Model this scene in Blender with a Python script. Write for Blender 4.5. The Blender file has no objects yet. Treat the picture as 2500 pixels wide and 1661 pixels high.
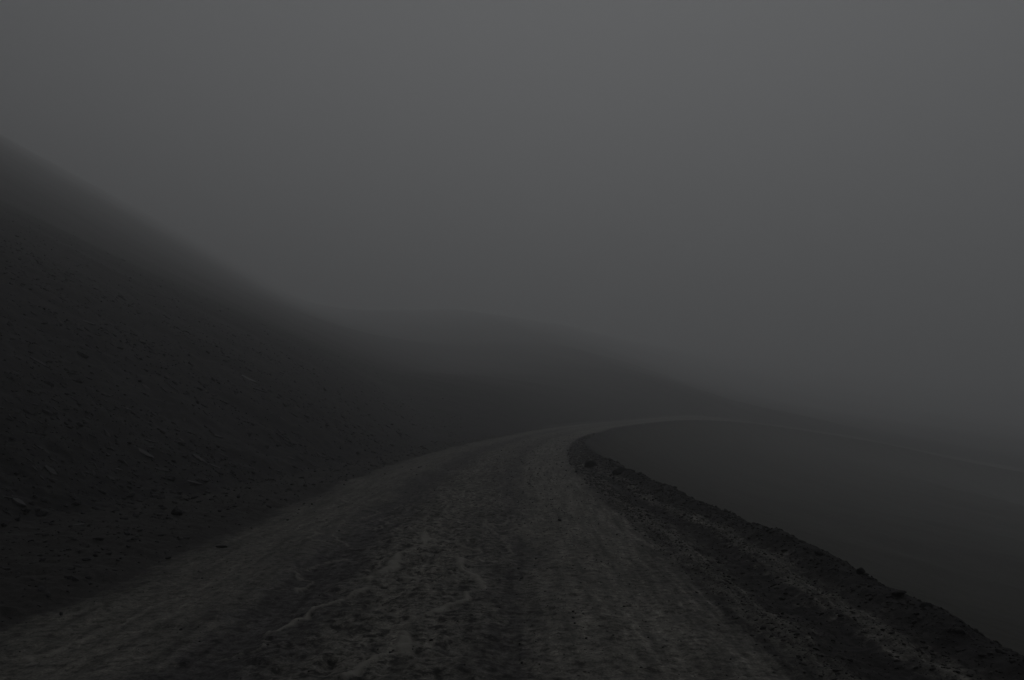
import bpy, math, random
import numpy as np

# ------------------------------------------------------------------ camera, sky, sun, exposure
scene = bpy.context.scene
R = math.radians
COL = scene.collection

cam_data = bpy.data.cameras.new('camera')
cam = bpy.data.objects.new('camera', cam_data)
COL.objects.link(cam)
cam.location = (0.0, 0.0, 1.55)
cam.rotation_euler = (R(90 + 4.24), 0.0, 0.0)
cam_data.sensor_width = 36.0
cam_data.lens = 31.1
cam_data.clip_start = 0.05
cam_data.clip_end = 6000.0
scene.camera = cam

SUN_EL, SUN_AZ = R(50), R(6)           # behind the cloud, ahead of the camera
FOG_DENSITY = 0.0061
EXPOSURE = -1.97

world = bpy.data.worlds.new('World')
scene.world = world
world.use_nodes = True
wn, wl = world.node_tree.nodes, world.node_tree.links
wn.clear()
w_out = wn.new('ShaderNodeOutputWorld')
w_bg = wn.new('ShaderNodeBackground')
w_sky = wn.new('ShaderNodeTexSky')
w_sky.sky_type = 'NISHITA'
w_sky.sun_disc = False
w_sky.sun_elevation = SUN_EL
w_sky.sun_rotation = SUN_AZ
w_sky.altitude = 1500
w_sky.air_density = 1.0
w_sky.dust_density = 1.0
w_hsv = wn.new('ShaderNodeHueSaturation')
w_hsv.inputs['Saturation'].default_value = 0.12        # a closed cloud deck has no blue left
w_bg.inputs['Strength'].default_value = 0.10
wl.new(w_sky.outputs[0], w_hsv.inputs['Color'])
wl.new(w_hsv.outputs[0], w_bg.inputs['Color'])
wl.new(w_bg.outputs[0], w_out.inputs['Surface'])

sun_data = bpy.data.lights.new('sun', 'SUN')
sun_data.energy = 1.1
sun_data.angle = R(40)
sun_data.color = (1.0, 0.985, 0.96)
sun = bpy.data.objects.new('sun', sun_data)
COL.objects.link(sun)
sun.rotation_euler = (-(math.pi / 2 - SUN_EL), 0.0, -SUN_AZ)
sun.location = (0, 60, 70)

scene.view_settings.view_transform = 'Standard'
scene.view_settings.look = 'None'
scene.view_settings.gamma = 1.0
scene.view_settings.use_curve_mapping = False
scene.view_settings.exposure = EXPOSURE
scene.render.engine = 'CYCLES'
scene.cycles.volume_bounces = 6
scene.cycles.max_bounces = 8
scene.cycles.diffuse_bounces = 2

# ------------------------------------------------------------------ numeric helpers
# NUMPY-BEGIN
def _hash(ix, iy, seed):
    h = (ix.astype(np.int64) * 374761393 + iy.astype(np.int64) * 668265263 + seed * 1442695041) & 0xFFFFFFFF
    h = ((h ^ (h >> 13)) * 1274126177) & 0xFFFFFFFF
    h = (h ^ (h >> 16)) & 0xFFFFFFFF
    return h.astype(np.float64) / 4294967295.0

def vnoise(x, y, seed=0):
    ix, iy = np.floor(x), np.floor(y)
    fx, fy = x - ix, y - iy
    u = fx * fx * fx * (fx * (fx * 6 - 15) + 10)
    v = fy * fy * fy * (fy * (fy * 6 - 15) + 10)
    ix = ix.astype(np.int64); iy = iy.astype(np.int64)
    a = _hash(ix, iy, seed); b = _hash(ix + 1, iy, seed)
    c = _hash(ix, iy + 1, seed); d = _hash(ix + 1, iy + 1, seed)
    return (a + (b - a) * u + (c - a) * v + (a - b - c + d) * u * v) * 2 - 1

def fbm(x, y, octv=4, seed=0, gain=0.5, lac=2.03):
    t = np.zeros_like(x); amp = 1.0; s = 0.0
    for k in range(octv):
        t += amp * vnoise(x, y, seed + k * 17)
        s += amp; amp *= gain
        x = x * lac + 13.7; y = y * lac - 7.3
    return t / s

def smooth(e0, e1, x):
    t = np.clip((x - e0) / (e1 - e0), 0, 1)
    return t * t * (3 - 2 * t)

# the road's centre line: straight past the camera, bending right round the head of the gully,
# then dropping along the far side
ROAD_PTS = np.array([
    (-40, -190, 6.0), (-24, -130, 4.0), (-9, -70, 1.6), (-2.6, -35, 0.5), (-1.05, -12, 0.05), (-0.97, 0, 0), (-0.96, 6, 0),
    (-0.98, 12, 0), (-0.92, 20, 0.0), (-0.45, 29, 0.0), (1.1, 42, 0.0), (4.9, 62, 0.0), (9.5, 78, 0.02),
    (15.2, 93, 0.05), (21.0, 106, 0.02), (27.8, 118, -0.25), (36.0, 128, -1.1), (47.0, 136, -2.5),
    (58.0, 141, -4.2), (70.0, 144.5, -6.6), (86.0, 147, -9.4), (106.0, 148, -12.6), (132.0, 146, -16.5),
    (165.0, 139, -21.0), (210.0, 122, -26.0), (270.0, 95, -31.0)], float)

def catmull(P, n=14):
    out = []
    Q = np.vstack([2 * P[0] - P[1], P, 2 * P[-1] - P[-2]])
    for i in range(1, len(Q) - 2):
        p0, p1, p2, p3 = Q[i - 1], Q[i], Q[i + 1], Q[i + 2]
        d1 = max(np.linalg.norm(p2 - p1), 1e-6)
        m1 = (p2 - p0) / (np.linalg.norm(p2 - p1) + np.linalg.norm(p1 - p0)) * d1
        m2 = (p3 - p1) / (np.linalg.norm(p3 - p2) + np.linalg.norm(p2 - p1)) * d1
        for t in np.linspace(0, 1, n, endpoint=False):
            h = (2*t**3 - 3*t**2 + 1, t**3 - 2*t**2 + t, -2*t**3 + 3*t**2, t**3 - t**2)
            out.append(h[0]*p1 + h[1]*m1 + h[2]*p2 + h[3]*m2)
    out.append(Q[-2])
    return np.array(out)

RC = catmull(ROAD_PTS)
SEG = np.linalg.norm(np.diff(RC[:, :2], axis=0), axis=1)
RS = np.concatenate([[0], np.cumsum(SEG)])
S0 = RS[np.argmin(np.abs(RC[:, 0] + 0.97) + np.abs(RC[:, 1]))]
RS = RS - S0                                     # arc length 0 beside the camera

def road_coords(x, y):
    """signed distance from the centre line (right positive), arc length, road height there"""
    n = len(x)
    lat = np.empty(n); al = np.empty(n); zr = np.empty(n)
    A, B = RC[:-1, :2], RC[1:, :2]
    D = B - A
    L2 = (D ** 2).sum(1)
    cx, cy = RC[:, 0].astype(np.float32), RC[:, 1].astype(np.float32)
    for k in range(0, n, 20000):
        px, py = x[k:k+20000], y[k:k+20000]
        d2 = (px[:, None].astype(np.float32) - cx) ** 2 + (py[:, None].astype(np.float32) - cy) ** 2
        j = d2.argmin(1)
        best = np.full(len(px), 1e18); bi = np.zeros(len(px), int); bt = np.zeros(len(px))
        for o in (-1, 0):
            i = np.clip(j + o, 0, len(A) - 1)
            t = np.clip(((px - A[i, 0]) * D[i, 0] + (py - A[i, 1]) * D[i, 1]) / L2[i], 0, 1)
            dd = (px - A[i, 0] - t * D[i, 0]) ** 2 + (py - A[i, 1] - t * D[i, 1]) ** 2
            m = dd < best
            best[m] = dd[m]; bi[m] = i[m]; bt[m] = t[m]
        cr = D[bi, 0] * (py - A[bi, 1]) - D[bi, 1] * (px - A[bi, 0])
        lat[k:k+20000] = np.sqrt(best) * np.where(cr > 0, -1, 1)
        al[k:k+20000] = RS[bi] + bt * SEG[bi]
        zr[k:k+20000] = RC[bi, 2] * (1 - bt) + RC[bi + 1, 2] * bt
    return lat, al, zr

def half_width(s):   return np.interp(s, [0, 14, 30, 45, 90, 130, 200], [2.52, 2.48, 2.2, 2.0, 2.2, 3.0, 3.0])
def shoulder_w(s):   return np.interp(s, [0, 12, 19, 24, 31, 40, 60], [1.62, 1.6, 1.25, 1.08, 0.75, 0.35, 0.3])
def verge_w(s):      return np.interp(s, [0, 10, 13, 19, 25, 40, 80], [2.4, 2.2, 1.7, 1.1, 0.8, 0.6, 0.7])
def hill_pitch(x, y):                            # how steeply the hill climbs, by bearing from the bend
    th = np.degrees(np.arctan2(x - 30, y - 110))
    return np.interp(th, [-60, -40, -29, -19, -8, 0, 6, 13.6, 27, 45, 70, 120], [0.04, 0.08, 0.12, 0.165, 0.19, 0.17, 0.142, 0.11, 0.064, 0.03, 0.012, 0.0])

# pale winding mud seams squeezed up between the ruts (x, y on the road)
SEAMS = [
    [(-0.92, 5.0), (-0.80, 5.35), (-0.66, 5.55), (-0.70, 5.95), (-0.80, 6.2), (-0.62, 6.45), (-0.50, 6.75), (-0.34, 7.0), (-0.36, 7.3), (-0.24, 7.55), (-0.30, 7.9), (-0.47, 8.3), (-0.5, 8.8)],
    [(-1.62, 6.0), (-1.50, 6.35), (-1.46, 6.7), (-1.28, 7.1), (-1.2, 7.5), (-1.28, 7.9), (-1.1, 8.4), (-1.15, 9.0), (-0.95, 9.6), (-1.0, 10.4)],
    [(-2.95, 5.5), (-2.75, 6.2), (-2.78, 6.9), (-2.6, 7.7), (-2.62, 8.6)],
    [(-0.2, 8.6), (0.02, 9.3), (-0.1, 10.1), (0.1, 11.0), (0.0, 12.2)],
    [(-0.9, 10.6), (-0.75, 11.5), (-0.92, 12.5), (-0.7, 13.6)],
]

_sr = np.random.default_rng(23)
for _ in range(34):
    _x, _y = _sr.uniform(-2.9, 0.25), _sr.uniform(5.0, 13.5)
    _pl = [(_x, _y)]
    for _k in range(_sr.integers(3, 7)):
        _x += _sr.normal(0.03, 0.13); _y += _sr.uniform(0.12, 0.34) * (_y / 8)
        _pl.append((float(np.clip(_x, -3.2, 0.6)), _y))
    SEAMS.append(_pl)

def seam_mask(x, y):
    m = np.zeros_like(x)
    near = (np.abs(y - 10) < 7) & (np.abs(x + 1.2) < 2.6)
    idx = np.nonzero(near)[0]
    if len(idx) == 0:
        return m
    px = x[idx] + 0.09 * fbm(x[idx] * 5, y[idx] * 5, 4, 901, 0.62)
    py = y[idx] + 0.13 * fbm(x[idx] * 5, y[idx] * 5, 4, 902, 0.62)
    w0 = 0.021 + 0.014 * vnoise(x[idx] * 3, y[idx] * 3, 903)
    res = np.zeros(len(idx))
    for q, pl in enumerate(SEAMS):
        best = np.full(len(idx), 1e9)
        qx, qy = (x[idx] + 0.4 * (px - x[idx]), y[idx] + 0.4 * (py - y[idx])) if q < 2 else (px, py)
        for (ax, ay), (bx, by) in zip(pl[:-1], pl[1:]):
            dx, dy = bx - ax, by - ay
            t = np.clip(((qx - ax) * dx + (qy - ay) * dy) / (dx * dx + dy * dy), 0, 1)
            best = np.minimum(best, np.hypot(qx - ax - t * dx, qy - ay - t * dy))
        w = w0 * (1.35 if q < 2 else 0.6)
        res = np.maximum(res, (1 - smooth(w * 0.4, w * 1.7, best)) * (1.0 if q < 2 else 0.7))
    m[idx] = res * smooth(-0.8, -0.2, fbm(x[idx] * 3.1, y[idx] * 3.1, 3, 905))
    return m

def ground(x, y, detail=True):
    """height of the ground and its place across the road (u) for arrays of x, y"""
    lat, al, zr = road_coords(x, y)
    hw, sh, vw = half_width(al), shoulder_w(al), verge_w(al)
    r = np.hypot(x, y)
    wob = 0.10 * fbm(x * 0.55, y * 0.55, 3, 5) + 0.05 * fbm(x * 2.1, y * 2.1, 3, 6)
    lt = lat + wob * np.clip(r / 6, 0.6, 2.0)
    u = np.where(lt < -hw, (lt + hw) / vw, np.where(lt <= hw, (lt + hw) / (2 * hw), 1 + (lt - hw) / sh))
    u = np.where(u < -1, -1 + (lt + hw + vw), u)
    u = np.where(u > 2, 2 + (lt - hw - sh), u)
    pitch = hill_pitch(x, y)
    near = 1 - smooth(60, 160, r)
    # --- road surface
    on = smooth(-0.08, 0.05, u) * (1 - smooth(0.98, 1.08, u))
    crown = 0.05 * (1 - ((u - 0.5) * 2) ** 2)
    rut = -0.035 * np.exp(-((u - 0.33) / 0.05) ** 2) - 0.028 * np.exp(-((u - 0.70) / 0.045) ** 2) \
          - 0.018 * np.exp(-((u - 0.14) / 0.05) ** 2) - 0.02 * np.exp(-((u - 0.90) / 0.04) ** 2)
    mid = np.exp(-((u - 0.5) / 0.14) ** 2)
    h = zr + (crown + rut) * on
    far = smooth(92, 125, al)
    h = h - 0.14 * np.clip(lt, -hw, hw) * far      # the far leg falls towards the gully
    if detail:
        warpx = x + 0.08 * fbm(x * 3, y * 3, 2, 41)
        rough = fbm(warpx * 5.5, y * 6.5, 4, 11, 0.55)
        h = h + on * near * (0.012 + 0.026 * mid) * rough
        # scattered shallow foot and hoof sized dimples in the middle of the road
        dim = np.maximum(vnoise(x * 7.5, y * 9, 21) - 0.25, 0)
        h = h - on * near * 0.045 * dim * (0.35 + 0.65 * mid)
        h = h + on * near * 0.012 * fbm(lat * 5, al * 0.45, 3, 31)
    # --- right shoulder, two ridges of loose gravel and a rough lip
    q = np.clip(u - 1, 0, None)
    us = np.clip(q, 0, 1)
    sho = smooth(1.0, 1.1, u)
    lip = np.exp(-((us - 0.90) / 0.13) ** 2) * (u <= 2) + np.exp(-np.clip(u - 2, 0, 9) / 0.25) * (u > 2) * 0.55
    lip_h = (0.055 + 0.06 * fbm(x * 0.9, y * 0.9, 3, 61) + 0.07 * fbm(x * 0.33, y * 0.33, 2, 63)) * smooth(0.3, 1.2, sh) + 0.03
    h = h + lip * lip_h * sho * (1 - far)
    h = h + sho * (u <= 2.2) * (0.016 * np.exp(-((us - 0.22) / 0.06) ** 2) + 0.02 * np.exp(-((us - 0.62) / 0.07) ** 2)
                                - 0.03 * np.exp(-((us - 0.42) / 0.1) ** 2)) * smooth(0.3, 1.0, sh)
    if detail:
        h = h + sho * near * (1 - smooth(2.5, 6, u)) * (0.035 * fbm(x * 3.5, y * 3.5, 4, 71, 0.6) + 0.02 * np.abs(fbm(x * 11, y * 11, 2, 72)))
    # --- the drop into the gully
    d = np.clip(u - 2, 0, None)
    drop = 0.25 * d + 2.4 * (1 - np.exp(-d / 6.0))
    drop = 46 * (1 - np.exp(-drop / 46))
    h = h - drop
    g = smooth(2.0, 14, u)
    h = h + g * (1.1 * fbm(x * 0.035, y * 0.035, 4, 81) + 0.25 * fbm(x * 0.2, y * 0.2, 4, 82)) * smooth(0, 18, d)
    # --- left verge and the scree above it
    v = np.clip(-u, 0, 1)
    vg = smooth(0.0, 0.12, -u)
    h = h + vg * (0.03 + 0.10 * v * vw)
    e = np.clip(-u - 1, 0, None)
    e = np.where(u < -1, e, 0)
    e1 = np.minimum(e, np.clip(-x - 3.6, 0, None))           # the long straight scree slope
    p1 = 0.56 * e1 - 0.10 * (1 - np.exp(-e1 / 0.8)) - 3.0 * (1 - np.exp(-(e1 / 26) ** 2))
    over = np.clip(p1 - 120, 0, None)
    p1 = np.minimum(p1, 120) + 40 * (1 - np.exp(-over / 40))
    bank = np.interp(np.degrees(np.arctan2(x - 30, y - 110)), [-70, -30, -10, 2, 12, 60], [6, 6.5, 6, 5, 3.4, 2.6])
    e2 = e * smooth(30, 75, al)                              # the hill above the bend
    p2 = 150 * (1 - np.exp(-pitch * e2 * (1 - 0.45 * np.exp(-e2 / 110)) / 150)) + bank * (1 - np.exp(-e2 / (2.6 * bank))) + 1.0 * fbm(x * 0.012, y * 0.012, 3, 95) * smooth(20, 120, e2)
    k = 18.0 * smooth(4, 90, e) * smooth(30, 70, al) + 1e-3
    dlt = np.clip(0.5 + 0.5 * (p1 - p2) / k, 0, 1)
    rise = p2 * (1 - dlt) + p1 * dlt + k * dlt * (1 - dlt)
    h = h + rise
    s_on = smooth(0.0, 1.2, e)
    h = h + s_on * (0.45 * fbm(al * 0.045, e * 0.022, 4, 91) * smooth(2, 26, e)
                    + 0.30 * fbm(al * 0.35, e * 0.06, 4, 92) * smooth(1, 10, e))
    if detail:
        lf = vg * (1 - smooth(80, 200, r))
        h = h + lf * (0.045 * fbm(x * 2.6, y * 2.6, 4, 101, 0.6) + 0.018 * fbm(x * 9, y * 9, 3, 102))
        h = h + s_on * (1 - smooth(60, 170, r)) * (0.03 * fbm(x * 1.7, y * 1.7, 4, 103, 0.65))
        sm = seam_mask(x, y)
        h = h + 0.016 * sm
    else:
        sm = np.zeros_like(x)
    return h, u, lat, al, sm
# NUMPY-END

# ------------------------------------------------------------------ materials
def new_mat(name):
    m = bpy.data.materials.new(name)
    m.use_nodes = True
    n, l = m.node_tree.nodes, m.node_tree.links
    n.clear()
    out = n.new('ShaderNodeOutputMaterial')
    b = n.new('ShaderNodeBsdfPrincipled')
    l.new(b.outputs[0], out.inputs['Surface'])
    return m, n, l, b

def add(n, kind, **kw):
    nd = n.new(kind)
    for k, v in kw.items():
        setattr(nd, k, v)
    return nd

def math_node(n, l, op, a, b=None, clamp=False):
    nd = n.new('ShaderNodeMath'); nd.operation = op; nd.use_clamp = clamp
    for i, s in enumerate((a, b)):
        if s is None: continue
        if isinstance(s, (int, float)): nd.inputs[i].default_value = s
        else: l.new(s, nd.inputs[i])
    return nd.outputs[0]

def noise(n, l, vec, scale, detail=4, rough=0.55, dist=0.0):
    nd = n.new('ShaderNodeTexNoise')
    nd.inputs['Scale'].default_value = scale
    nd.inputs['Detail'].default_value = detail
    nd.inputs['Roughness'].default_value = rough
    nd.inputs['Distortion'].default_value = dist
    l.new(vec, nd.inputs['Vector'])
    return nd.outputs['Fac']

def ramp(n, l, fac, stops, interp='LINEAR'):
    nd = n.new('ShaderNodeValToRGB')
    nd.color_ramp.interpolation = interp
    el = nd.color_ramp.elements
    while len(el) > 1: el.remove(el[-1])
    for i, (p, c) in enumerate(stops):
        c = (c, c, c) if isinstance(c, (int, float)) else c
        e = el[0] if i == 0 else el.new(p)
        e.position = p
        e.color = (*c, 1)
    l.new(fac, nd.inputs[0])
    return nd.outputs[0]

def mixc(n, l, fac, a, b, blend='MIX'):
    nd = n.new('ShaderNodeMix'); nd.data_type = 'RGBA'; nd.blend_type = blend
    for s, i in ((fac, 0), (a, 6), (b, 7)):
        if isinstance(s, (int, float)): nd.inputs[i].default_value = s
        elif isinstance(s, tuple): nd.inputs[i].default_value = (*s, 1)
        else: l.new(s, nd.inputs[i])
    return nd.outputs[2]

PALE = (0.158, 0.151, 0.133)
MUD = (0.112, 0.107, 0.096)
WET = (0.066, 0.062, 0.061)
SCREE = (0.0130, 0.0120, 0.0134)
VERGE = (0.0270, 0.0250, 0.0235)
SHDARK = (0.0265, 0.0243, 0.0230)
LIP = (0.0155, 0.0140, 0.0145)
TURF = (0.0290, 0.0268, 0.0180)

def make_ground():
    m, n, l, b = new_mat('ground')
    geo = add(n, 'ShaderNodeNewGeometry').outputs['Position']
    au = add(n, 'ShaderNodeAttribute', attribute_name='u').outputs['Fac']
    al = add(n, 'ShaderNodeAttribute', attribute_name='along').outputs['Fac']
    la = add(n, 'ShaderNodeAttribute', attribute_name='lat').outputs['Fac']
    sm = add(n, 'ShaderNodeAttribute', attribute_name='seam').outputs['Fac']
    comb = add(n, 'ShaderNodeCombineXYZ')
    l.new(math_node(n, l, 'MULTIPLY', la, 3.0), comb.inputs[0])
    l.new(math_node(n, l, 'MULTIPLY', al, 0.26), comb.inputs[1])
    lane = comb.outputs[0]
    comb2 = add(n, 'ShaderNodeCombineXYZ')           # stretched down the fall line of the scree
    l.new(math_node(n, l, 'MULTIPLY', la, 0.5), comb2.inputs[0])
    l.new(math_node(n, l, 'MULTIPLY', al, 1.6), comb2.inputs[1])
    fall = comb2.outputs[0]
    # ragged borders between the bands
    n1 = noise(n, l, geo, 1.3, 4, 0.6)
    n2 = noise(n, l, geo, 7.0, 4, 0.65)
    n3 = noise(n, l, lane, 1.0, 4, 0.6)
    j = math_node(n, l, 'ADD', math_node(n, l, 'MULTIPLY', math_node(n, l, 'SUBTRACT', n1, 0.5), 0.26),
                  math_node(n, l, 'MULTIPLY', math_node(n, l, 'SUBTRACT', n2, 0.5), 0.30))
    j = math_node(n, l, 'ADD', j, math_node(n, l, 'MULTIPLY', math_node(n, l, 'SUBTRACT', n3, 0.5), 0.14))
    inroad = ramp(n, l, math_node(n, l, 'MULTIPLY', math_node(n, l, 'ADD', au, 2), 0.2),
                  [(0.30, 1), (0.40, 0.7), (0.45, 0.45), (0.56, 0.45), (0.62, 1.0)])
    uu = math_node(n, l, 'ADD', au, math_node(n, l, 'MULTIPLY', j, inroad))
    pos = math_node(n, l, 'MULTIPLY', math_node(n, l, 'ADD', uu, 2), 0.2, clamp=True)
    def P(x): return (x + 2) / 5
    base = ramp(n, l, pos, [
        (P(-1.9), SCREE), (P(-1.1), SCREE), (P(-0.85), VERGE), (P(-0.45), VERGE), (P(-0.25), SHDARK), (P(-0.03), SHDARK),
        (P(0.05), (0.105, 0.101, 0.089)), (P(0.16), (0.138, 0.132, 0.116)), (P(0.26), MUD), (P(0.31), WET), (P(0.37), WET), (P(0.44), MUD), (P(0.52), PALE),
        (P(0.60), MUD), (P(0.655), MUD), (P(0.69), WET), (P(0.72), MUD), (P(0.77), PALE), (P(0.94), PALE), (P(1.02), MUD),
        (P(1.10), (0.050, 0.047, 0.043)), (P(1.19), MUD), (P(1.25), MUD), (P(1.34), SHDARK), (P(1.52), LIP), (P(1.60), MUD), (P(1.65), MUD),
        (P(1.74), SHDARK), (P(1.84), LIP), (P(2.25), LIP), (P(2.9), TURF)])
    # mottled dried and damp patches
    f1 = noise(n, l, geo, 4.2, 6, 0.62, 0.4)
    f2 = noise(n, l, geo, 15, 6, 0.72)
    f3 = noise(n, l, geo, 70, 3, 0.6)
    f4 = noise(n, l, lane, 2.6, 5, 0.6)
    f0 = noise(n, l, geo, 0.45, 3, 0.5)
    patch = ramp(n, l, f1, [(0.36, 0.74), (0.46, 0.92), (0.56, 1.05), (0.70, 1.18)])
    speck = ramp(n, l, f2, [(0.37, 0.34), (0.46, 0.86), (0.58, 1.14), (0.68, 1.55)])
    grit = ramp(n, l, f3, [(0.34, 0.62), (0.66, 1.38)])
    streak = ramp(n, l, f4, [(0.34, 0.58), (0.46, 0.9), (0.54, 1.08), (0.68, 1.3)])
    broad = ramp(n, l, f0, [(0.3, 0.85), (0.7, 1.15)])
    c = base
    for t in (patch, speck, grit, broad):
        c = mixc(n, l, 1.0, c, t, 'MULTIPLY')
    onroad = ramp(n, l, pos, [(P(-0.1), 0), (P(0.05), 1), (P(1.0), 1), (P(1.15), 0)])
    c = mixc(n, l, math_node(n, l, 'MULTIPLY', onroad, 1.0), c, mixc(n, l, 1.0, c, streak, 'MULTIPLY'))
    # tyre streaks dragged along the shoulder
    comb3 = add(n, 'ShaderNodeCombineXYZ')
    l.new(math_node(n, l, 'MULTIPLY', la, 14.0), comb3.inputs[0])
    l.new(math_node(n, l, 'MULTIPLY', al, 0.8), comb3.inputs[1])
    f6 = noise(n, l, comb3.outputs[0], 1.0, 5, 0.68)
    onsh = ramp(n, l, pos, [(P(0.80), 0), (P(1.05), 1), (P(1.75), 1), (P(1.95), 0)])
    drag = ramp(n, l, f6, [(0.36, 0.45), (0.48, 0.9), (0.58, 1.35), (0.68, 2.1)])
    c = mixc(n, l, onsh, c, mixc(n, l, 1.0, c, drag, 'MULTIPLY'))
    # dark pits kicked into the middle of the road
    pm = ramp(n, l, pos, [(P(0.25), 0.15), (P(0.40), 1), (P(0.64), 1), (P(0.76), 0.25)])
    onr = math_node(n, l, 'MULTIPLY', onroad, pm)
    f5 = noise(n, l, geo, 15.0, 5, 0.62, 0.0)
    pit = ramp(n, l, f5, [(0.39, 0.34), (0.455, 0.70), (0.50, 1.0), (0.62, 1.25)])
    c = mixc(n, l, onr, c, mixc(n, l, 1.0, c, pit, 'MULTIPLY'))
    # pale seams
    c = mixc(n, l, math_node(n, l, 'MULTIPLY', sm, 0.95), c, (0.25, 0.24, 0.213))
    # scree: long stripes of finer and coarser rubble
    st = ramp(n, l, noise(n, l, fall, 0.9, 6, 0.65), [(0.3, 0.70), (0.5, 1.0), (0.72, 1.40)])
    onscree = ramp(n, l, pos, [(P(-1.15), 1), (P(-0.95), 0)])
    c = mixc(n, l, onscree, c, mixc(n, l, 1.0, c, st, 'MULTIPLY'))
    l.new(c, b.inputs['Base Color'])
    rr = ramp(n, l, f1, [(0.35, 0.72), (0.6, 0.92)])
    l.new(rr, b.inputs['Roughness'])
    b.inputs['Specular IOR Level'].default_value = 0.25
    bump = add(n, 'ShaderNodeBump')
    bump.inputs['Strength'].default_value = 0.55
    bump.inputs['Distance'].default_value = 0.012
    hh = math_node(n, l, 'ADD', f2, math_node(n, l, 'MULTIPLY', f3, 0.5))
    l.new(hh, bump.inputs['Height'])
    l.new(bump.outputs[0], b.inputs['Normal'])
    return m

def make_stone(name, c0, c1, spread=0.45):
    m, n, l, b = new_mat(name)
    tc = add(n, 'ShaderNodeNewGeometry').outputs['Position']
    oi = add(n, 'ShaderNodeObjectInfo').outputs['Random']
    tone = add(n, 'ShaderNodeAttribute', attribute_name='tone').outputs['Fac']
    f = noise(n, l, tc, 9, 4, 0.6)
    g = noise(n, l, tc, 60, 3, 0.6)
    k = math_node(n, l, 'ADD', math_node(n, l, 'MULTIPLY', f, 0.6), math_node(n, l, 'MULTIPLY', oi, spread))
    k = math_node(n, l, 'ADD', k, math_node(n, l, 'MULTIPLY', tone, spread), clamp=True)
    c = mixc(n, l, k, c0, c1)
    c = mixc(n, l, 1.0, c, ramp(n, l, g, [(0.3, 0.75), (0.7, 1.25)]), 'MULTIPLY')
    l.new(c, b.inputs['Base Color'])
    b.inputs['Roughness'].default_value = 0.8
    b.inputs['Specular IOR Level'].default_value = 0.3
    bump = add(n, 'ShaderNodeBump')
    bump.inputs['Strength'].default_value = 0.4
    bump.inputs['Distance'].default_value = 0.01
    l.new(g, bump.inputs['Height'])
    l.new(bump.outputs[0], b.inputs['Normal'])
    return m

M_GROUND = make_ground()
M_STONE = make_stone('scree_stone', (0.0120, 0.0112, 0.0126), (0.052, 0.050, 0.052))
M_SLAB = make_stone('slate_stone', (0.0442, 0.0432, 0.0458), (0.0988, 0.0962, 0.0962))
M_DARK = make_stone('dark_stone', (0.0083, 0.0078, 0.0078), (0.0218, 0.0208, 0.0208))
M_CLOD = make_stone('earth_clod', (0.0140, 0.0128, 0.0126), (0.048, 0.045, 0.043))
M_PALESTONE = make_stone('pale_stone', (0.1040, 0.1040, 0.1014), (0.1664, 0.1664, 0.1612))
M_GRIT = make_stone('road_grit', (0.0156, 0.0146, 0.0140), (0.0780, 0.0754, 0.0707), 0.6)

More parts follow.
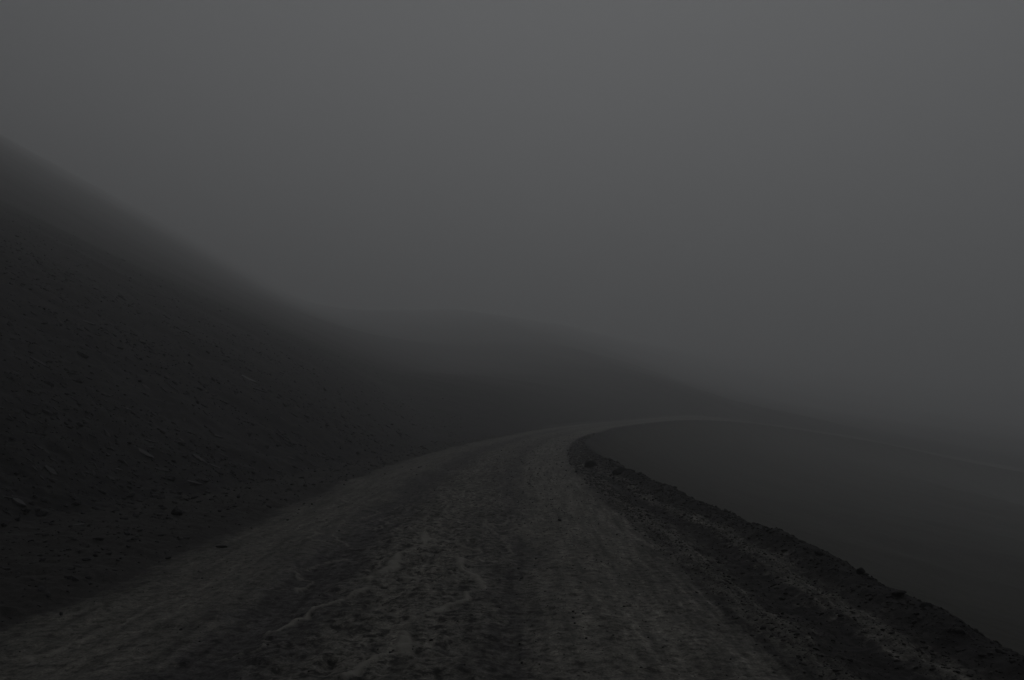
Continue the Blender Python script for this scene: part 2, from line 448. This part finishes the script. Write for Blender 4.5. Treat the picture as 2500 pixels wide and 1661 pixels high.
# ------------------------------------------------------------------ the ground, one polar sheet cut into its regions
def build_ground():
    fine = np.arange(-39, 39.0001, 0.118)
    coarse = np.concatenate([np.arange(39.8, 60, 0.8), np.arange(60, 300.1, 2.5), np.arange(300.8, 320.6, 0.8)])
    az = np.radians(np.concatenate([fine, coarse]))
    rad = np.concatenate([np.geomspace(1.2, 4.8, 40, endpoint=False), np.geomspace(4.8, 15, 330, endpoint=False), np.geomspace(15, 85, 200, endpoint=False),
                          np.arange(85, 166, 0.5), np.geomspace(166.5, 900, 105)])
    ox, oy = 0.0, -0.6
    X = ox + np.outer(rad, np.sin(az)).ravel()
    Y = oy + np.outer(rad, np.cos(az)).ravel()
    nr, na = len(rad), len(az)
    X = np.append(X, ox); Y = np.append(Y, oy)
    Z, U, LAT, AL, SM = ground(X, Y)
    P = np.stack([X, Y, Z], 1)
    i = np.arange(nr - 1)[:, None] * na
    j = np.arange(na)[None, :]
    jn = (j + 1) % na
    Q = np.stack([i + j, i + jn, i + na + jn, i + na + j], -1).reshape(-1, 4)
    Q = Q[:, ::-1]
    uc = U[Q].mean(1); ac = AL[Q].mean(1)
    reg = np.full(len(Q), 4)
    reg[uc < 2.0] = 3
    reg[uc < 1.0] = 2
    reg[uc < 0.0] = 1
    reg[(uc < -1.0) & (ac < 62)] = 0
    reg[(uc < -1.0) & (ac >= 62)] = 5
    names = {0: 'scree_slope', 1: 'road_verge', 2: 'road', 3: 'road_shoulder', 4: 'gully_slope', 5: 'far_hill'}
    text = {0: ('dark bare scree slope rising steeply left of the road', 'slope'),
            1: ('dark stony verge between the scree and the road', 'verge'),
            2: ('pale grey unpaved mountain road bending right into the fog', 'road'),
            3: ('dark gravel shoulder with pale tracks on the road\'s drop side', 'shoulder'),
            4: ('dim grassy slope falling into the gully right of the road', 'slope'),
            5: ('hill above the bend, fading into the fog', 'hill')}
    for k, nm in names.items():
        f = Q[reg == k]
        used, inv = np.unique(f, return_inverse=True)
        f = inv.reshape(-1, 4)
        me = bpy.data.meshes.new(nm)
        me.vertices.add(len(used)); me.vertices.foreach_set('co', P[used].ravel())
        me.loops.add(f.size); me.loops.foreach_set('vertex_index', f.ravel().astype(np.int32))
        me.polygons.add(len(f))
        me.polygons.foreach_set('loop_start', (np.arange(len(f)) * 4).astype(np.int32))
        me.polygons.foreach_set('use_smooth', np.ones(len(f), bool))
        me.update(calc_edges=True)
        for an, arr in (('u', U), ('lat', LAT), ('along', AL), ('seam', SM)):
            a = me.attributes.new(an, 'FLOAT', 'POINT')
            a.data.foreach_set('value', arr[used].astype(np.float32))
        me.materials.append(M_GROUND)
        o = bpy.data.objects.new(nm, me)
        o['kind'] = 'structure'; o['label'], o['category'] = text[k]
        COL.objects.link(o)
    # the small disc of road under the camera, closing the sheet
    ring = np.arange(na)
    ce = len(X) - 1
    me = bpy.data.meshes.new('road_underfoot')
    me.from_pydata([tuple(P[q]) for q in ring] + [tuple(P[ce])], [], [((q + 1) % na, q, na) for q in ring])
    for an, arr in (('u', U), ('lat', LAT), ('along', AL), ('seam', SM)):
        a = me.attributes.new(an, 'FLOAT', 'POINT')
        a.data.foreach_set('value', np.append(arr[ring], arr[ce]).astype(np.float32))
    me.materials.append(M_GROUND)
    o = bpy.data.objects.new('road_underfoot', me)
    o.parent = bpy.data.objects['road']
    COL.objects.link(o)
    return P

GROUND_PTS = build_ground()

# ------------------------------------------------------------------ stones
rng = np.random.default_rng(7)
PHI = (1 + 5 ** 0.5) / 2
ICO_V = np.array([(-1, PHI, 0), (1, PHI, 0), (-1, -PHI, 0), (1, -PHI, 0), (0, -1, PHI), (0, 1, PHI), (0, -1, -PHI), (0, 1, -PHI),
                  (PHI, 0, -1), (PHI, 0, 1), (-PHI, 0, -1), (-PHI, 0, 1)], float)
ICO_V /= np.linalg.norm(ICO_V[0])
ICO_F = np.array([(0, 11, 5), (0, 5, 1), (0, 1, 7), (0, 7, 10), (0, 10, 11), (1, 5, 9), (5, 11, 4), (11, 10, 2), (10, 7, 6), (7, 1, 8),
                  (3, 9, 4), (3, 4, 2), (3, 2, 6), (3, 6, 8), (3, 8, 9), (4, 9, 5), (2, 4, 11), (6, 2, 10), (8, 6, 7), (9, 8, 1)])

def stone_mesh(name, seed, chip=0.25, flat=1.0, level=0):
    """a broken stone about 1 m across: an icosahedron with knocked-off faces"""
    r = np.random.default_rng(seed)
    V, F = ICO_V.copy(), ICO_F
    for _ in range(level):
        mid, nf, vl = {}, [], [tuple(p) for p in V]
        def mp(a, b):
            key = (min(a, b), max(a, b))
            if key not in mid:
                p = (np.array(vl[a]) + np.array(vl[b])) / 2
                vl.append(tuple(p / np.linalg.norm(p))); mid[key] = len(vl) - 1
            return mid[key]
        for a, b_, c in F:
            x, y, z = mp(a, b_), mp(b_, c), mp(c, a)
            nf += [(a, x, z), (b_, y, x), (c, z, y), (x, y, z)]
        V, F = np.array(vl), np.array(nf)
    V = V * (1 + chip * r.uniform(-1, 1, (len(V), 1)) * (0.6 if level else 1.0))
    for _ in range(5 + 3 * level):                       # planes knocked off
        nrm = r.normal(size=3); nrm /= np.linalg.norm(nrm)
        off = r.uniform(0.55, 0.85)
        dd = V @ nrm - off
        V = V - np.outer(np.clip(dd, 0, None), nrm) * 0.92
    V = V * np.array([1.0, r.uniform(0.65, 0.95), flat * r.uniform(0.75, 1.1)]) * 0.5
    me = bpy.data.meshes.new(name)
    me.from_pydata([tuple(p) for p in V], [], [tuple(int(q) for q in f) for f in F])
    return me, V, F

def slab_mesh(name, seed, thick=0.13):
    """a flat slate plate with an uneven outline and a chipped rim"""
    r = np.random.default_rng(seed)
    k = 7
    ang = np.sort(np.linspace(0, 2 * math.pi, k, endpoint=False) + r.uniform(-0.3, 0.3, k))
    rr = r.uniform(0.32, 0.52, k)
    ring = np.stack([np.cos(ang) * rr * 1.15, np.sin(ang) * rr * 0.75], 1)
    V = [(p[0] * 0.93, p[1] * 0.93, thick * (0.5 + r.uniform(-0.1, 0.1))) for p in ring] + \
        [(p[0], p[1], thick * r.uniform(0.0, 0.25)) for p in ring] + \
        [(p[0] * 0.95, p[1] * 0.95, -thick * 0.5) for p in ring] + [(0, 0, thick * 0.55), (0, 0, -thick * 0.5)]
    F = []
    for i in range(k):
        q = (i + 1) % k
        F += [(3 * k, i, q), (i, k + i, k + q), (i, k + q, q), (k + i, 2 * k + i, 2 * k + q), (k + i, 2 * k + q, k + q), (3 * k + 1, 2 * k + q, 2 * k + i)]
    me = bpy.data.meshes.new(name)
    me.from_pydata(V, [], F)
    return me, np.array(V), np.array(F)

STONES = [stone_mesh('stone', 10 + k, 0.22, 0.62) for k in range(7)]
SLABS = [slab_mesh('slab', 40 + k, 0.11 + 0.02 * (k % 3)) for k in range(6)]
BOULDERS = [stone_mesh('boulder', 70 + k, 0.20, 0.8, 1) for k in range(5)]

def set_mat(me, mat):
    c = me.copy(); c.materials.clear(); c.materials.append(mat)
    return c

MESH = {}
def mesh_of(kind, idx, mat):
    key = (kind, idx, mat.name)
    if key not in MESH:
        src = {'stone': STONES, 'slab': SLABS, 'boulder': BOULDERS}[kind][idx][0]
        MESH[key] = set_mat(src, mat)
    return MESH[key]

def frame_at(x, y):
    """height, fall-line frame on the ground at arrays x, y"""
    e = 0.12
    z = ground(x, y)[0]
    zx = (ground(x + e, y, False)[0] - ground(x - e, y, False)[0]) / (2 * e)
    zy = (ground(x, y + e, False)[0] - ground(x, y - e, False)[0]) / (2 * e)
    nrm = np.stack([-zx, -zy, np.ones_like(x)], 1)
    nrm /= np.linalg.norm(nrm, axis=1)[:, None]
    fall = np.stack([-zx, -zy, -(zx ** 2 + zy ** 2)], 1)
    fl = np.linalg.norm(fall, axis=1)
    flat = fl < 0.12
    fall[flat] = (1, 0, 0)
    fall = fall - nrm * (fall * nrm).sum(1)[:, None]
    fall /= np.linalg.norm(fall, axis=1)[:, None]
    side = np.cross(nrm, fall)
    return z, nrm, fall, side, flat

def rotations(nrm, fall, side, flat, spread, tilt):
    """3x3 matrices: long axis near the fall line, thin axis near the normal"""
    n = len(nrm)
    a = np.where(flat, rng.uniform(0, 2 * np.pi, n), rng.normal(0, spread, n))
    X = fall * np.cos(a)[:, None] + side * np.sin(a)[:, None]
    Y = -fall * np.sin(a)[:, None] + side * np.cos(a)[:, None]
    t = rng.normal(0, tilt, n)
    X2 = X * np.cos(t)[:, None] + nrm * np.sin(t)[:, None]
    Z2 = -X * np.sin(t)[:, None] + nrm * np.cos(t)[:, None]
    t = rng.normal(0, tilt, n)
    Y2 = Y * np.cos(t)[:, None] + Z2 * np.sin(t)[:, None]
    Z3 = -Y * np.sin(t)[:, None] + Z2 * np.cos(t)[:, None]
    return np.stack([X2, Y2, Z3], 2)

def clumped(x, y, s, e):
    """keep stones where the slope's rubble stripes run, thin them out between"""
    d = fbm(s * 0.42, e * 0.10, 3, 201) + 0.5 * fbm(x * 0.9, y * 0.9, 3, 202)
    return rng.random(len(x)) < np.clip(0.45 + 1.5 * d, 0.06, 1)

def rubble(name, label, cat, x, y, size, protos, mat, sink=0.15, spread=0.6, tilt=0.25, stretch=(1.0, 1.6)):
    """uncountable small stones as one mesh"""
    z, nrm, fall, side, flat = frame_at(x, y)
    M = rotations(nrm, fall, side, flat, spread, tilt)
    n = len(x)
    which = rng.integers(0, len(protos), n)
    st = rng.uniform(*stretch, n)
    VV, FF, TT = [], [], []
    off = 0
    for k, (_, V, F) in enumerate(protos):
        idx = np.nonzero(which == k)[0]
        if len(idx) == 0: continue
        sc = np.stack([size[idx] * st[idx], size[idx], size[idx]], 1)
        lv = V[None] * sc[:, None, :]
        w = np.einsum('nij,nvj->nvi', M[idx], lv)
        w += np.stack([x[idx], y[idx], z[idx]], 1)[:, None] + nrm[idx][:, None] * (size[idx] * sink)[:, None, None]
        f = F[None] + (np.arange(len(idx)) * len(V))[:, None, None] + off
        VV.append(w.reshape(-1, 3)); FF.append(f.reshape(-1, 3))
        TT.append(np.repeat(rng.random(len(idx)), len(V)))
        off += len(idx) * len(V)
    VV, FF, TT = np.concatenate(VV), np.concatenate(FF), np.concatenate(TT)
    me = bpy.data.meshes.new(name)
    me.vertices.add(len(VV)); me.vertices.foreach_set('co', VV.ravel())
    me.loops.add(FF.size); me.loops.foreach_set('vertex_index', FF.ravel().astype(np.int32))
    me.polygons.add(len(FF)); me.polygons.foreach_set('loop_start', (np.arange(len(FF)) * 3).astype(np.int32))
    me.update(calc_edges=True)
    a = me.attributes.new('tone', 'FLOAT', 'POINT'); a.data.foreach_set('value', TT.astype(np.float32))
    me.materials.append(mat)
    o = bpy.data.objects.new(name, me)
    o['kind'] = 'stuff'; o['label'] = label; o['category'] = cat
    COL.objects.link(o)
    return o

from mathutils import Matrix
def single(name, label, cat, x, y, size, kind, idx, mat, group=None, sink=0.18, rot=None, stretch=1.3, spread=0.5, tilt=0.2, high=1.0):
    """stones one can point to, each an object of its own"""
    x, y, size = np.atleast_1d(np.array(x, float)), np.atleast_1d(np.array(y, float)), np.atleast_1d(np.array(size, float))
    z, nrm, fall, side, flat = frame_at(x, y)
    M = rotations(nrm, fall, side, flat, spread, tilt)
    res = []
    for i in range(len(x)):
        k = int(idx if idx is not None else rng.integers(0, {'stone': 7, 'slab': 6, 'boulder': 5}[kind]))
        o = bpy.data.objects.new(name, mesh_of(kind, k, mat))
        s = size[i]
        st = stretch if np.isscalar(stretch) else rng.uniform(*stretch)
        p = np.array([x[i], y[i], z[i]]) + nrm[i] * s * sink
        B = Matrix([list(M[i][r]) for r in range(3)]).to_4x4()
        o.matrix_world = Matrix.Translation(p) @ B @ Matrix.Diagonal((s * st, s, s * high, 1))
        o['label'] = label(x[i], y[i]) if callable(label) else label; o['category'] = cat
        if group: o['group'] = group
        COL.objects.link(o)
        res.append(o)
    return res

def along_to_xy(s, lat):
    cx = np.interp(s, RS, RC[:, 0]); cy = np.interp(s, RS, RC[:, 1])
    tx = np.interp(s + 0.2, RS, RC[:, 0]) - np.interp(s - 0.2, RS, RC[:, 0])
    ty = np.interp(s + 0.2, RS, RC[:, 1]) - np.interp(s - 0.2, RS, RC[:, 1])
    ln = np.hypot(tx, ty)
    return cx + lat * ty / ln, cy - lat * tx / ln

def log_uniform(a, b, n): return np.exp(rng.uniform(math.log(a), math.log(b), n))
def heavy(lo, hi, n, p=2.2):
    q = rng.random(n)
    return (lo ** (1 - p) + q * (hi ** (1 - p) - lo ** (1 - p))) ** (1 / (1 - p))

# scree rubble
n = 44000
s = log_uniform(3.5, 130, n)
e = 0.05 + np.minimum(np.abs(rng.normal(0, 0.62, n)) * (2.5 + s * 0.6), 110)
x, y = along_to_xy(np.minimum(s, 34), -(half_width(s) + verge_w(s) + e))
y = y + np.clip(s - 34, 0, None)
keep = clumped(x, y, s, e)
x, y = x[keep], y[keep]; n = len(x)
r = np.hypot(x, y)
rubble('scree_rubble', 'dark broken rubble covering the steep slope left of the road', 'rubble', x, y,
       heavy(0.022, 0.12, n, 2.8) * np.clip(r / 18, 0.75, 1.25), STONES, M_STONE, 0.02, 0.9, 0.35, (1.0, 1.7))
n = 11000
s = log_uniform(4, 130, n)
e = 0.05 + np.minimum(np.abs(rng.normal(0, 0.62, n)) * (2.5 + s * 0.6), 110)
x, y = along_to_xy(np.minimum(s, 34), -(half_width(s) + verge_w(s) + e))
y = y + np.clip(s - 34, 0, None)
keep = clumped(x, y, s, e)
x, y = x[keep], y[keep]; n = len(x)
r = np.hypot(x, y)
rubble('slate_chips', 'thin slate chips lying down the scree slope', 'slate chips', x, y,
       heavy(0.035, 0.18, n, 2.9) * np.clip(r / 20, 0.7, 1.25), SLABS, M_STONE, 0.04, 0.4, 0.22, (1.1, 2.1))
# rubble at the foot of the slope and on the verge
n = 5200
s = log_uniform(3.5, 60, n)
t = rng.beta(1.4, 1.4, n) * 1.15 - 0.02
x, y = along_to_xy(s, -(half_width(s) + verge_w(s) * t))
rubble('verge_gravel', 'dark loose gravel on the verge below the scree', 'gravel', x, y,
       heavy(0.012, 0.09, n, 2.5), STONES, M_STONE, 0.05, 1.5, 0.3)
# gravel on the shoulder, denser on the two ridges and the lip
n = 15000
s = log_uniform(3.2, 48, n)
t = np.where(rng.random(n) < 0.55, rng.uniform(0.02, 1.1, n), np.choose(rng.integers(0, 3, n), [rng.normal(0.2, 0.07, n), rng.normal(0.62, 0.08, n), rng.normal(0.92, 0.12, n)]))
x, y = along_to_xy(s, half_width(s) + shoulder_w(s) * t)
sz = heavy(0.009, 0.05, n, 2.9) * np.where(t > 0.75, 1.5, 1.0) * np.clip(np.hypot(x, y) / 10, 0.8, 1.8)
rubble('shoulder_gravel', 'dark loose gravel on the road shoulder above the drop', 'gravel', x, y, sz, STONES, M_CLOD, 0.05, 1.5, 0.3)
n = 2600
s = log_uniform(3.2, 40, n)
t = np.where(rng.random(n) < 0.5, rng.normal(0.2, 0.09, n), rng.normal(0.63, 0.09, n))
x, y = along_to_xy(s, half_width(s) + shoulder_w(s) * t)
rubble('pale_gravel', 'pale grit along the two tracks of the shoulder', 'gravel', x, y,
       heavy(0.010, 0.035, n, 2.6) * np.clip(np.hypot(x, y) / 9, 0.8, 2), STONES, M_GRIT, 0.05, 1.5, 0.3)
# grit on the road
n = 4200
s = log_uniform(3.2, 50, n)
t = np.where(rng.random(n) < 0.45, rng.uniform(0.02, 0.98, n), rng.normal(0.78, 0.13, n))
x, y = along_to_xy(s, half_width(s) * (2 * t - 1))
rubble('road_grit', 'fine grit scattered over the pale road', 'grit', x, y,
       heavy(0.007, 0.028, n, 2.8) * np.clip(np.hypot(x, y) / 9, 0.8, 2), STONES, M_GRIT, 0.08, 1.5, 0.3)

# ------------------------------------------------------------------ individual stones
NAMED = [
    # name, label, category, x, y, size, kind, mesh, material, stretch, spread, height
    ('boulder', 'squarish dark stone block standing alone on the left verge', 'stone', -4.40, 11.71, 0.19, 'boulder', 0, M_DARK, 0.95, 1.5, 1.15),
    ('slate_stone', 'long pale slate sliver high on the scree, brightest of the slope', 'slate', -8.10, 27.11, 0.34, 'slab', 0, M_PALESTONE, 2.2, 0.12, 1.0),
    ('slate_stone', 'pale slate sliver just below and right of the brightest sliver on the slope', 'slate', -7.78, 27.0, 0.16, 'slab', 3, M_SLAB, 2.0, 0.2, 1.0),
    ('slate_stone', 'grey slate plate halfway up the scree near the left frame edge', 'slate', -7.26, 16.69, 0.15, 'slab', 1, M_PALESTONE, 1.6, 0.2, 1.0),
    ('slate_stone', 'small grey slate plate right of the plate halfway up the scree', 'slate', -6.77, 18.36, 0.12, 'slab', 2, M_SLAB, 1.6, 0.2, 1.0),
    ('slate_stone', 'broad flat slab at the scree foot by the left frame edge', 'slate', -5.94, 10.74, 0.20, 'slab', 4, M_SLAB, 1.5, 0.2, 1.3),
    ('slate_stone', 'flat pale slab lying level at the toe of the scree', 'slate', -4.98, 10.26, 0.19, 'slab', 5, M_SLAB, 1.5, 1.5, 1.2),
    ('slate_stone', 'little slate chip low on the scree beside the road before the bend', 'slate', -4.73, 21.84, 0.13, 'slab', 2, M_SLAB, 1.5, 0.3, 1.0),
    ('slate_stone', 'narrow slate chip below the brightest sliver, low on the scree', 'slate', -6.05, 23.38, 0.15, 'slab', 0, M_SLAB, 2.0, 0.2, 1.0),
    ('boulder', 'pointed dark stone sticking up highest on the lip of the drop', 'stone', 2.98, 7.69, 0.105, 'boulder', 1, M_DARK, 1.0, 1.5, 1.3),
    ('boulder', 'rounded dark stone on the lip of the drop nearest the camera', 'stone', 2.99, 6.51, 0.085, 'boulder', 2, M_DARK, 1.2, 1.5, 1.0),
    ('boulder', 'small dark stone on the lip beyond the pointed one', 'stone', 3.03, 8.85, 0.075, 'boulder', 3, M_DARK, 1.1, 1.5, 1.0),
    ('earth_clod', 'low wide clod on the lip between the pointed and rounded stones', 'clod', 2.97, 6.93, 0.13, 'boulder', 4, M_CLOD, 1.6, 0.3, 0.7),
    ('boulder', 'wide dark boulder on the shoulder just before the bend', 'stone', 1.98, 22.79, 0.42, 'boulder', 0, M_DARK, 1.3, 0.2, 0.85),
    ('boulder', 'dark lumpy boulder on the lip nearer than the wide one at the bend', 'stone', 2.36, 19.50, 0.30, 'boulder', 2, M_DARK, 1.2, 0.2, 0.9),
    ('pale_stone', 'single pale stone on the dark shoulder below the wide boulder', 'stone', 1.88, 20.60, 0.11, 'stone', 1, M_PALESTONE, 1.4, 1.5, 1.0),
    ('road_stone', 'largest dark stone lying alone on the pale right lane', 'stone', 0.63, 11.83, 0.065, 'boulder', 1, M_DARK, 1.2, 1.5, 1.0),
    ('road_stone', 'dark pebble farthest of three in a row on the near right lane', 'stone', 0.45, 6.65, 0.026, 'stone', 2, M_DARK, 1.1, 1.5, 1.2),
    ('road_stone', 'dark pebble in the middle of three in a row on the near right lane', 'stone', 0.44, 6.48, 0.022, 'stone', 3, M_DARK, 1.2, 1.5, 1.2),
    ('road_stone', 'dark pebble nearest of three in a row on the near right lane', 'stone', 0.44, 6.33, 0.018, 'stone', 4, M_DARK, 1.2, 1.5, 1.2),
    ('road_stone', 'right stone of a dark pair on the road\'s left edge', 'stone', -3.12, 13.94, 0.045, 'stone', 0, M_DARK, 1.2, 1.5, 1.1),
    ('road_stone', 'left stone of a dark pair on the road\'s left edge', 'stone', -3.26, 14.02, 0.04, 'stone', 5, M_DARK, 1.2, 1.5, 1.1),
    ('road_stone', 'dark stone on the left lane, nearer than the edge pair', 'stone', -3.02, 12.05, 0.04, 'stone', 6, M_DARK, 1.2, 1.5, 1.1),
    ('road_stone', 'flat dark stone on the road\'s left edge, low in the left corner', 'stone', -3.32, 6.65, 0.05, 'stone', 1, M_DARK, 1.5, 1.5, 1.0),
    ('mud_clod', 'ragged dark clod on the pale left edge of the road', 'clod', -3.16, 9.75, 0.085, 'boulder', 3, M_CLOD, 1.7, 0.4, 0.6),
    ('mud_clod', 'small dark clod on a pale patch by the left verge', 'clod', -3.46, 9.05, 0.06, 'boulder', 1, M_DARK, 1.3, 1.5, 0.7),
    ('verge_stone', 'small dark stone on the verge right of the square block', 'stone', -4.02, 12.30, 0.07, 'stone', 2, M_DARK, 1.2, 1.5, 1.0),
    ('verge_stone', 'dark stone on the verge left of the square block', 'stone', -4.82, 12.29, 0.09, 'stone', 4, M_DARK, 1.3, 1.5, 1.0),
    ('shoulder_stone', 'darkest stone on the near shoulder under the pointed lip stone', 'stone', 2.40, 6.60, 0.045, 'stone', 0, M_DARK, 1.3, 1.5, 1.1),
    ('shoulder_stone', 'dark stone just left of the darkest one on the near shoulder', 'stone', 2.33, 6.80, 0.036, 'stone', 3, M_DARK, 1.3, 1.5, 1.1),
    ('shoulder_stone', 'small dark stone just behind the darkest one on the near shoulder', 'stone', 2.44, 6.90, 0.028, 'stone', 6, M_DARK, 1.2, 1.5, 1.1),
    ('shoulder_stone', 'dark stone in the hollow of the near shoulder', 'stone', 2.18, 6.68, 0.036, 'stone', 5, M_DARK, 1.3, 1.5, 1.1),
    ('shoulder_stone', 'dark stone on the outer pale track of the near shoulder', 'stone', 2.53, 6.16, 0.034, 'stone', 1, M_DARK, 1.3, 1.5, 1.1),
]
for nm, lb, ct, x, y, sz, kd, ix, mt, st, sp, hg in NAMED:
    single(nm, lb, ct, x, y, sz, kd, ix, mt, None, 0.18 if kd != 'slab' else 0.05, None, st, sp, 0.12, hg)

def in_view(x, y):
    return (np.abs(x) < 0.57 * y) & (y > 5.2)

# the larger loose stones of the scree, the verge, the shoulder and the road, one object each
def scatter(n, s0, s1, lateral, sizes, **kw):
    s = log_uniform(s0, s1, n * 4)
    lt, z = lateral(s), sizes(len(s))
    x, y = along_to_xy(np.minimum(s, 34), lt)
    y = y + np.clip(s - 34, 0, None)
    keep = np.nonzero(in_view(x, y))[0][:n]
    return single(x=x[keep], y=y[keep], size=z[keep], **kw)

def place(x, y):
    lat, al, _ = road_coords(np.array([x]), np.array([y]))
    hw, sh, vw = half_width(al), shoulder_w(al), verge_w(al)
    return float(lat[0]), float(al[0]), float(hw[0]), float(sh[0]), float(vw[0])
def far_word(al, a, b): return 'near the camera' if al < a else ('at middle distance' if al < b else 'towards the bend')
def lab_scree(kind):
    def f(x, y):
        lat, al, hw, sh, vw = place(x, y)
        e = -lat - hw - vw
        return '%s %s the scree slope, %s' % (kind, 'at the foot of' if e < 1.2 else ('low on' if e < 3.5 else ('halfway up' if e < 8 else 'high on')), far_word(al, 14, 28))
    return f
def lab_verge(x, y):
    lat, al, hw, sh, vw = place(x, y)
    return 'loose dark stone on the left verge, %s, %s' % ('against the scree' if -lat - hw > 0.6 * vw else 'beside the road', far_word(al, 11, 18))
def lab_shoulder(x, y):
    lat, al, hw, sh, vw = place(x, y)
    t = (lat - hw) / sh
    return 'small dark loose stone on the shoulder, %s, %s' % ('on the inner pale track' if t < 0.33 else ('in the dark hollow' if t < 0.55 else 'on the outer pale track'), far_word(al, 8, 15))
def lab_lip(x, y):
    lat, al, hw, sh, vw = place(x, y)
    return 'dark stone in the row along the lip of the drop, ' + far_word(al, 8.5, 15)
def lab_road(x, y):
    lat, al, hw, sh, vw = place(x, y)
    u = (lat + hw) / (2 * hw)
    return 'tiny dark pebble on the pale road, %s, %s' % ('left lane' if u < 0.4 else ('middle' if u < 0.72 else 'right lane'), far_word(al, 8, 14))
def up_scree(s): return -(half_width(s) + verge_w(s) + 0.1 + np.minimum(np.abs(rng.normal(0, 0.6, len(s))) * (1.5 + s * 0.5), 40))
scatter(150, 7, 60, up_scree, lambda k: heavy(0.07, 0.22, k, 2.6), name='scree_stone',
        label=lab_scree('loose dark stone half sunk'), cat='stone', kind='stone', idx=None, mat=M_STONE,
        group='loose stones on the scree slope', sink=0.05, stretch=(1.1, 1.7), spread=0.7, tilt=0.25)
scatter(110, 9, 75, up_scree, lambda k: heavy(0.10, 0.26, k, 2.8), name='slate_stone',
        label=lab_scree('thin grey slate plate lying'), cat='slate', kind='slab', idx=None, mat=M_SLAB,
        group='slate plates on the scree slope', sink=0.04, stretch=(1.3, 2.4), spread=0.25, tilt=0.15)
scatter(90, 8, 17, lambda s: -(half_width(s) + verge_w(s) + rng.normal(0.15, 0.35, len(s))), lambda k: heavy(0.05, 0.17, k, 2.2), name='toe_stone',
        label=lab_scree('angular stone in the pile'), cat='stone', kind='stone', idx=None, mat=M_STONE,
        group='stones piled at the foot of the scree', sink=0.1, stretch=(1.0, 1.6), spread=1.5, tilt=0.35)
scatter(70, 7, 32, lambda s: -(half_width(s) + verge_w(s) * rng.uniform(0.1, 1.1, len(s))), lambda k: heavy(0.05, 0.14, k, 2.4), name='verge_stone',
        label=lab_verge, cat='stone', kind='stone', idx=None, mat=M_STONE,
        group='loose stones on the left verge', sink=0.08, stretch=(1.0, 1.5), spread=1.5, tilt=0.3)
scatter(120, 5.4, 30, lambda s: half_width(s) + shoulder_w(s) * rng.uniform(0.1, 0.8, len(s)), lambda k: heavy(0.022, 0.06, k, 2.6), name='shoulder_stone',
        label=lab_shoulder, cat='stone', kind='stone', idx=None, mat=M_DARK,
        group='loose stones on the shoulder', sink=0.08, stretch=(1.0, 1.5), spread=1.5, tilt=0.3)
scatter(90, 5.4, 30, lambda s: half_width(s) + shoulder_w(s) * rng.normal(0.95, 0.08, len(s)), lambda k: heavy(0.03, 0.075, k, 2.6), name='lip_stone',
        label=lab_lip, cat='stone', kind='boulder', idx=None, mat=M_CLOD,
        group='stones along the lip of the drop', sink=0.1, stretch=(1.0, 1.4), spread=1.5, tilt=0.3)
scatter(170, 5.4, 26, lambda s: half_width(s) * np.clip(np.where(rng.random(len(s)) < 0.65, rng.normal(0.55, 0.25, len(s)), rng.uniform(-0.95, 0.95, len(s))), -0.97, 1.0),
        lambda k: heavy(0.012, 0.034, k, 2.8), name='road_pebble',
        label=lab_road, cat='pebble', kind='stone', idx=None, mat=M_DARK,
        group='pebbles on the road', sink=0.1, stretch=(1.0, 1.5), spread=1.5, tilt=0.3)

# ------------------------------------------------------------------ the fog the whole place stands in
lo = GROUND_PTS[:, 2].min() - 1.0
hi = GROUND_PTS[:, 2].max() + 1.5
me = bpy.data.meshes.new('haze')
b = 960.0
me.from_pydata([(-b, -b, lo), (b, -b, lo), (b, b, lo), (-b, b, lo), (-b, -b, hi), (b, -b, hi), (b, b, hi), (-b, b, hi)], [],
               [(0, 3, 2, 1), (4, 5, 6, 7), (0, 1, 5, 4), (1, 2, 6, 5), (2, 3, 7, 6), (3, 0, 4, 7)])
hm = bpy.data.materials.new('haze')
hm.use_nodes = True
hn, hl = hm.node_tree.nodes, hm.node_tree.links
hn.clear()
ho = hn.new('ShaderNodeOutputMaterial')
hv = hn.new('ShaderNodeVolumePrincipled')
hv.inputs['Color'].default_value = (0.978, 0.986, 0.994, 1)
hv.inputs['Density'].default_value = FOG_DENSITY
hv.inputs['Anisotropy'].default_value = 0.5
hl.new(hv.outputs[0], ho.inputs['Volume'])
me.materials.append(hm)
haze = bpy.data.objects.new('haze', me)
haze['kind'] = 'stuff'; haze['label'] = 'even grey fog filling the whole valley'; haze['category'] = 'fog'
COL.objects.link(haze)
print('ground range', lo, hi)
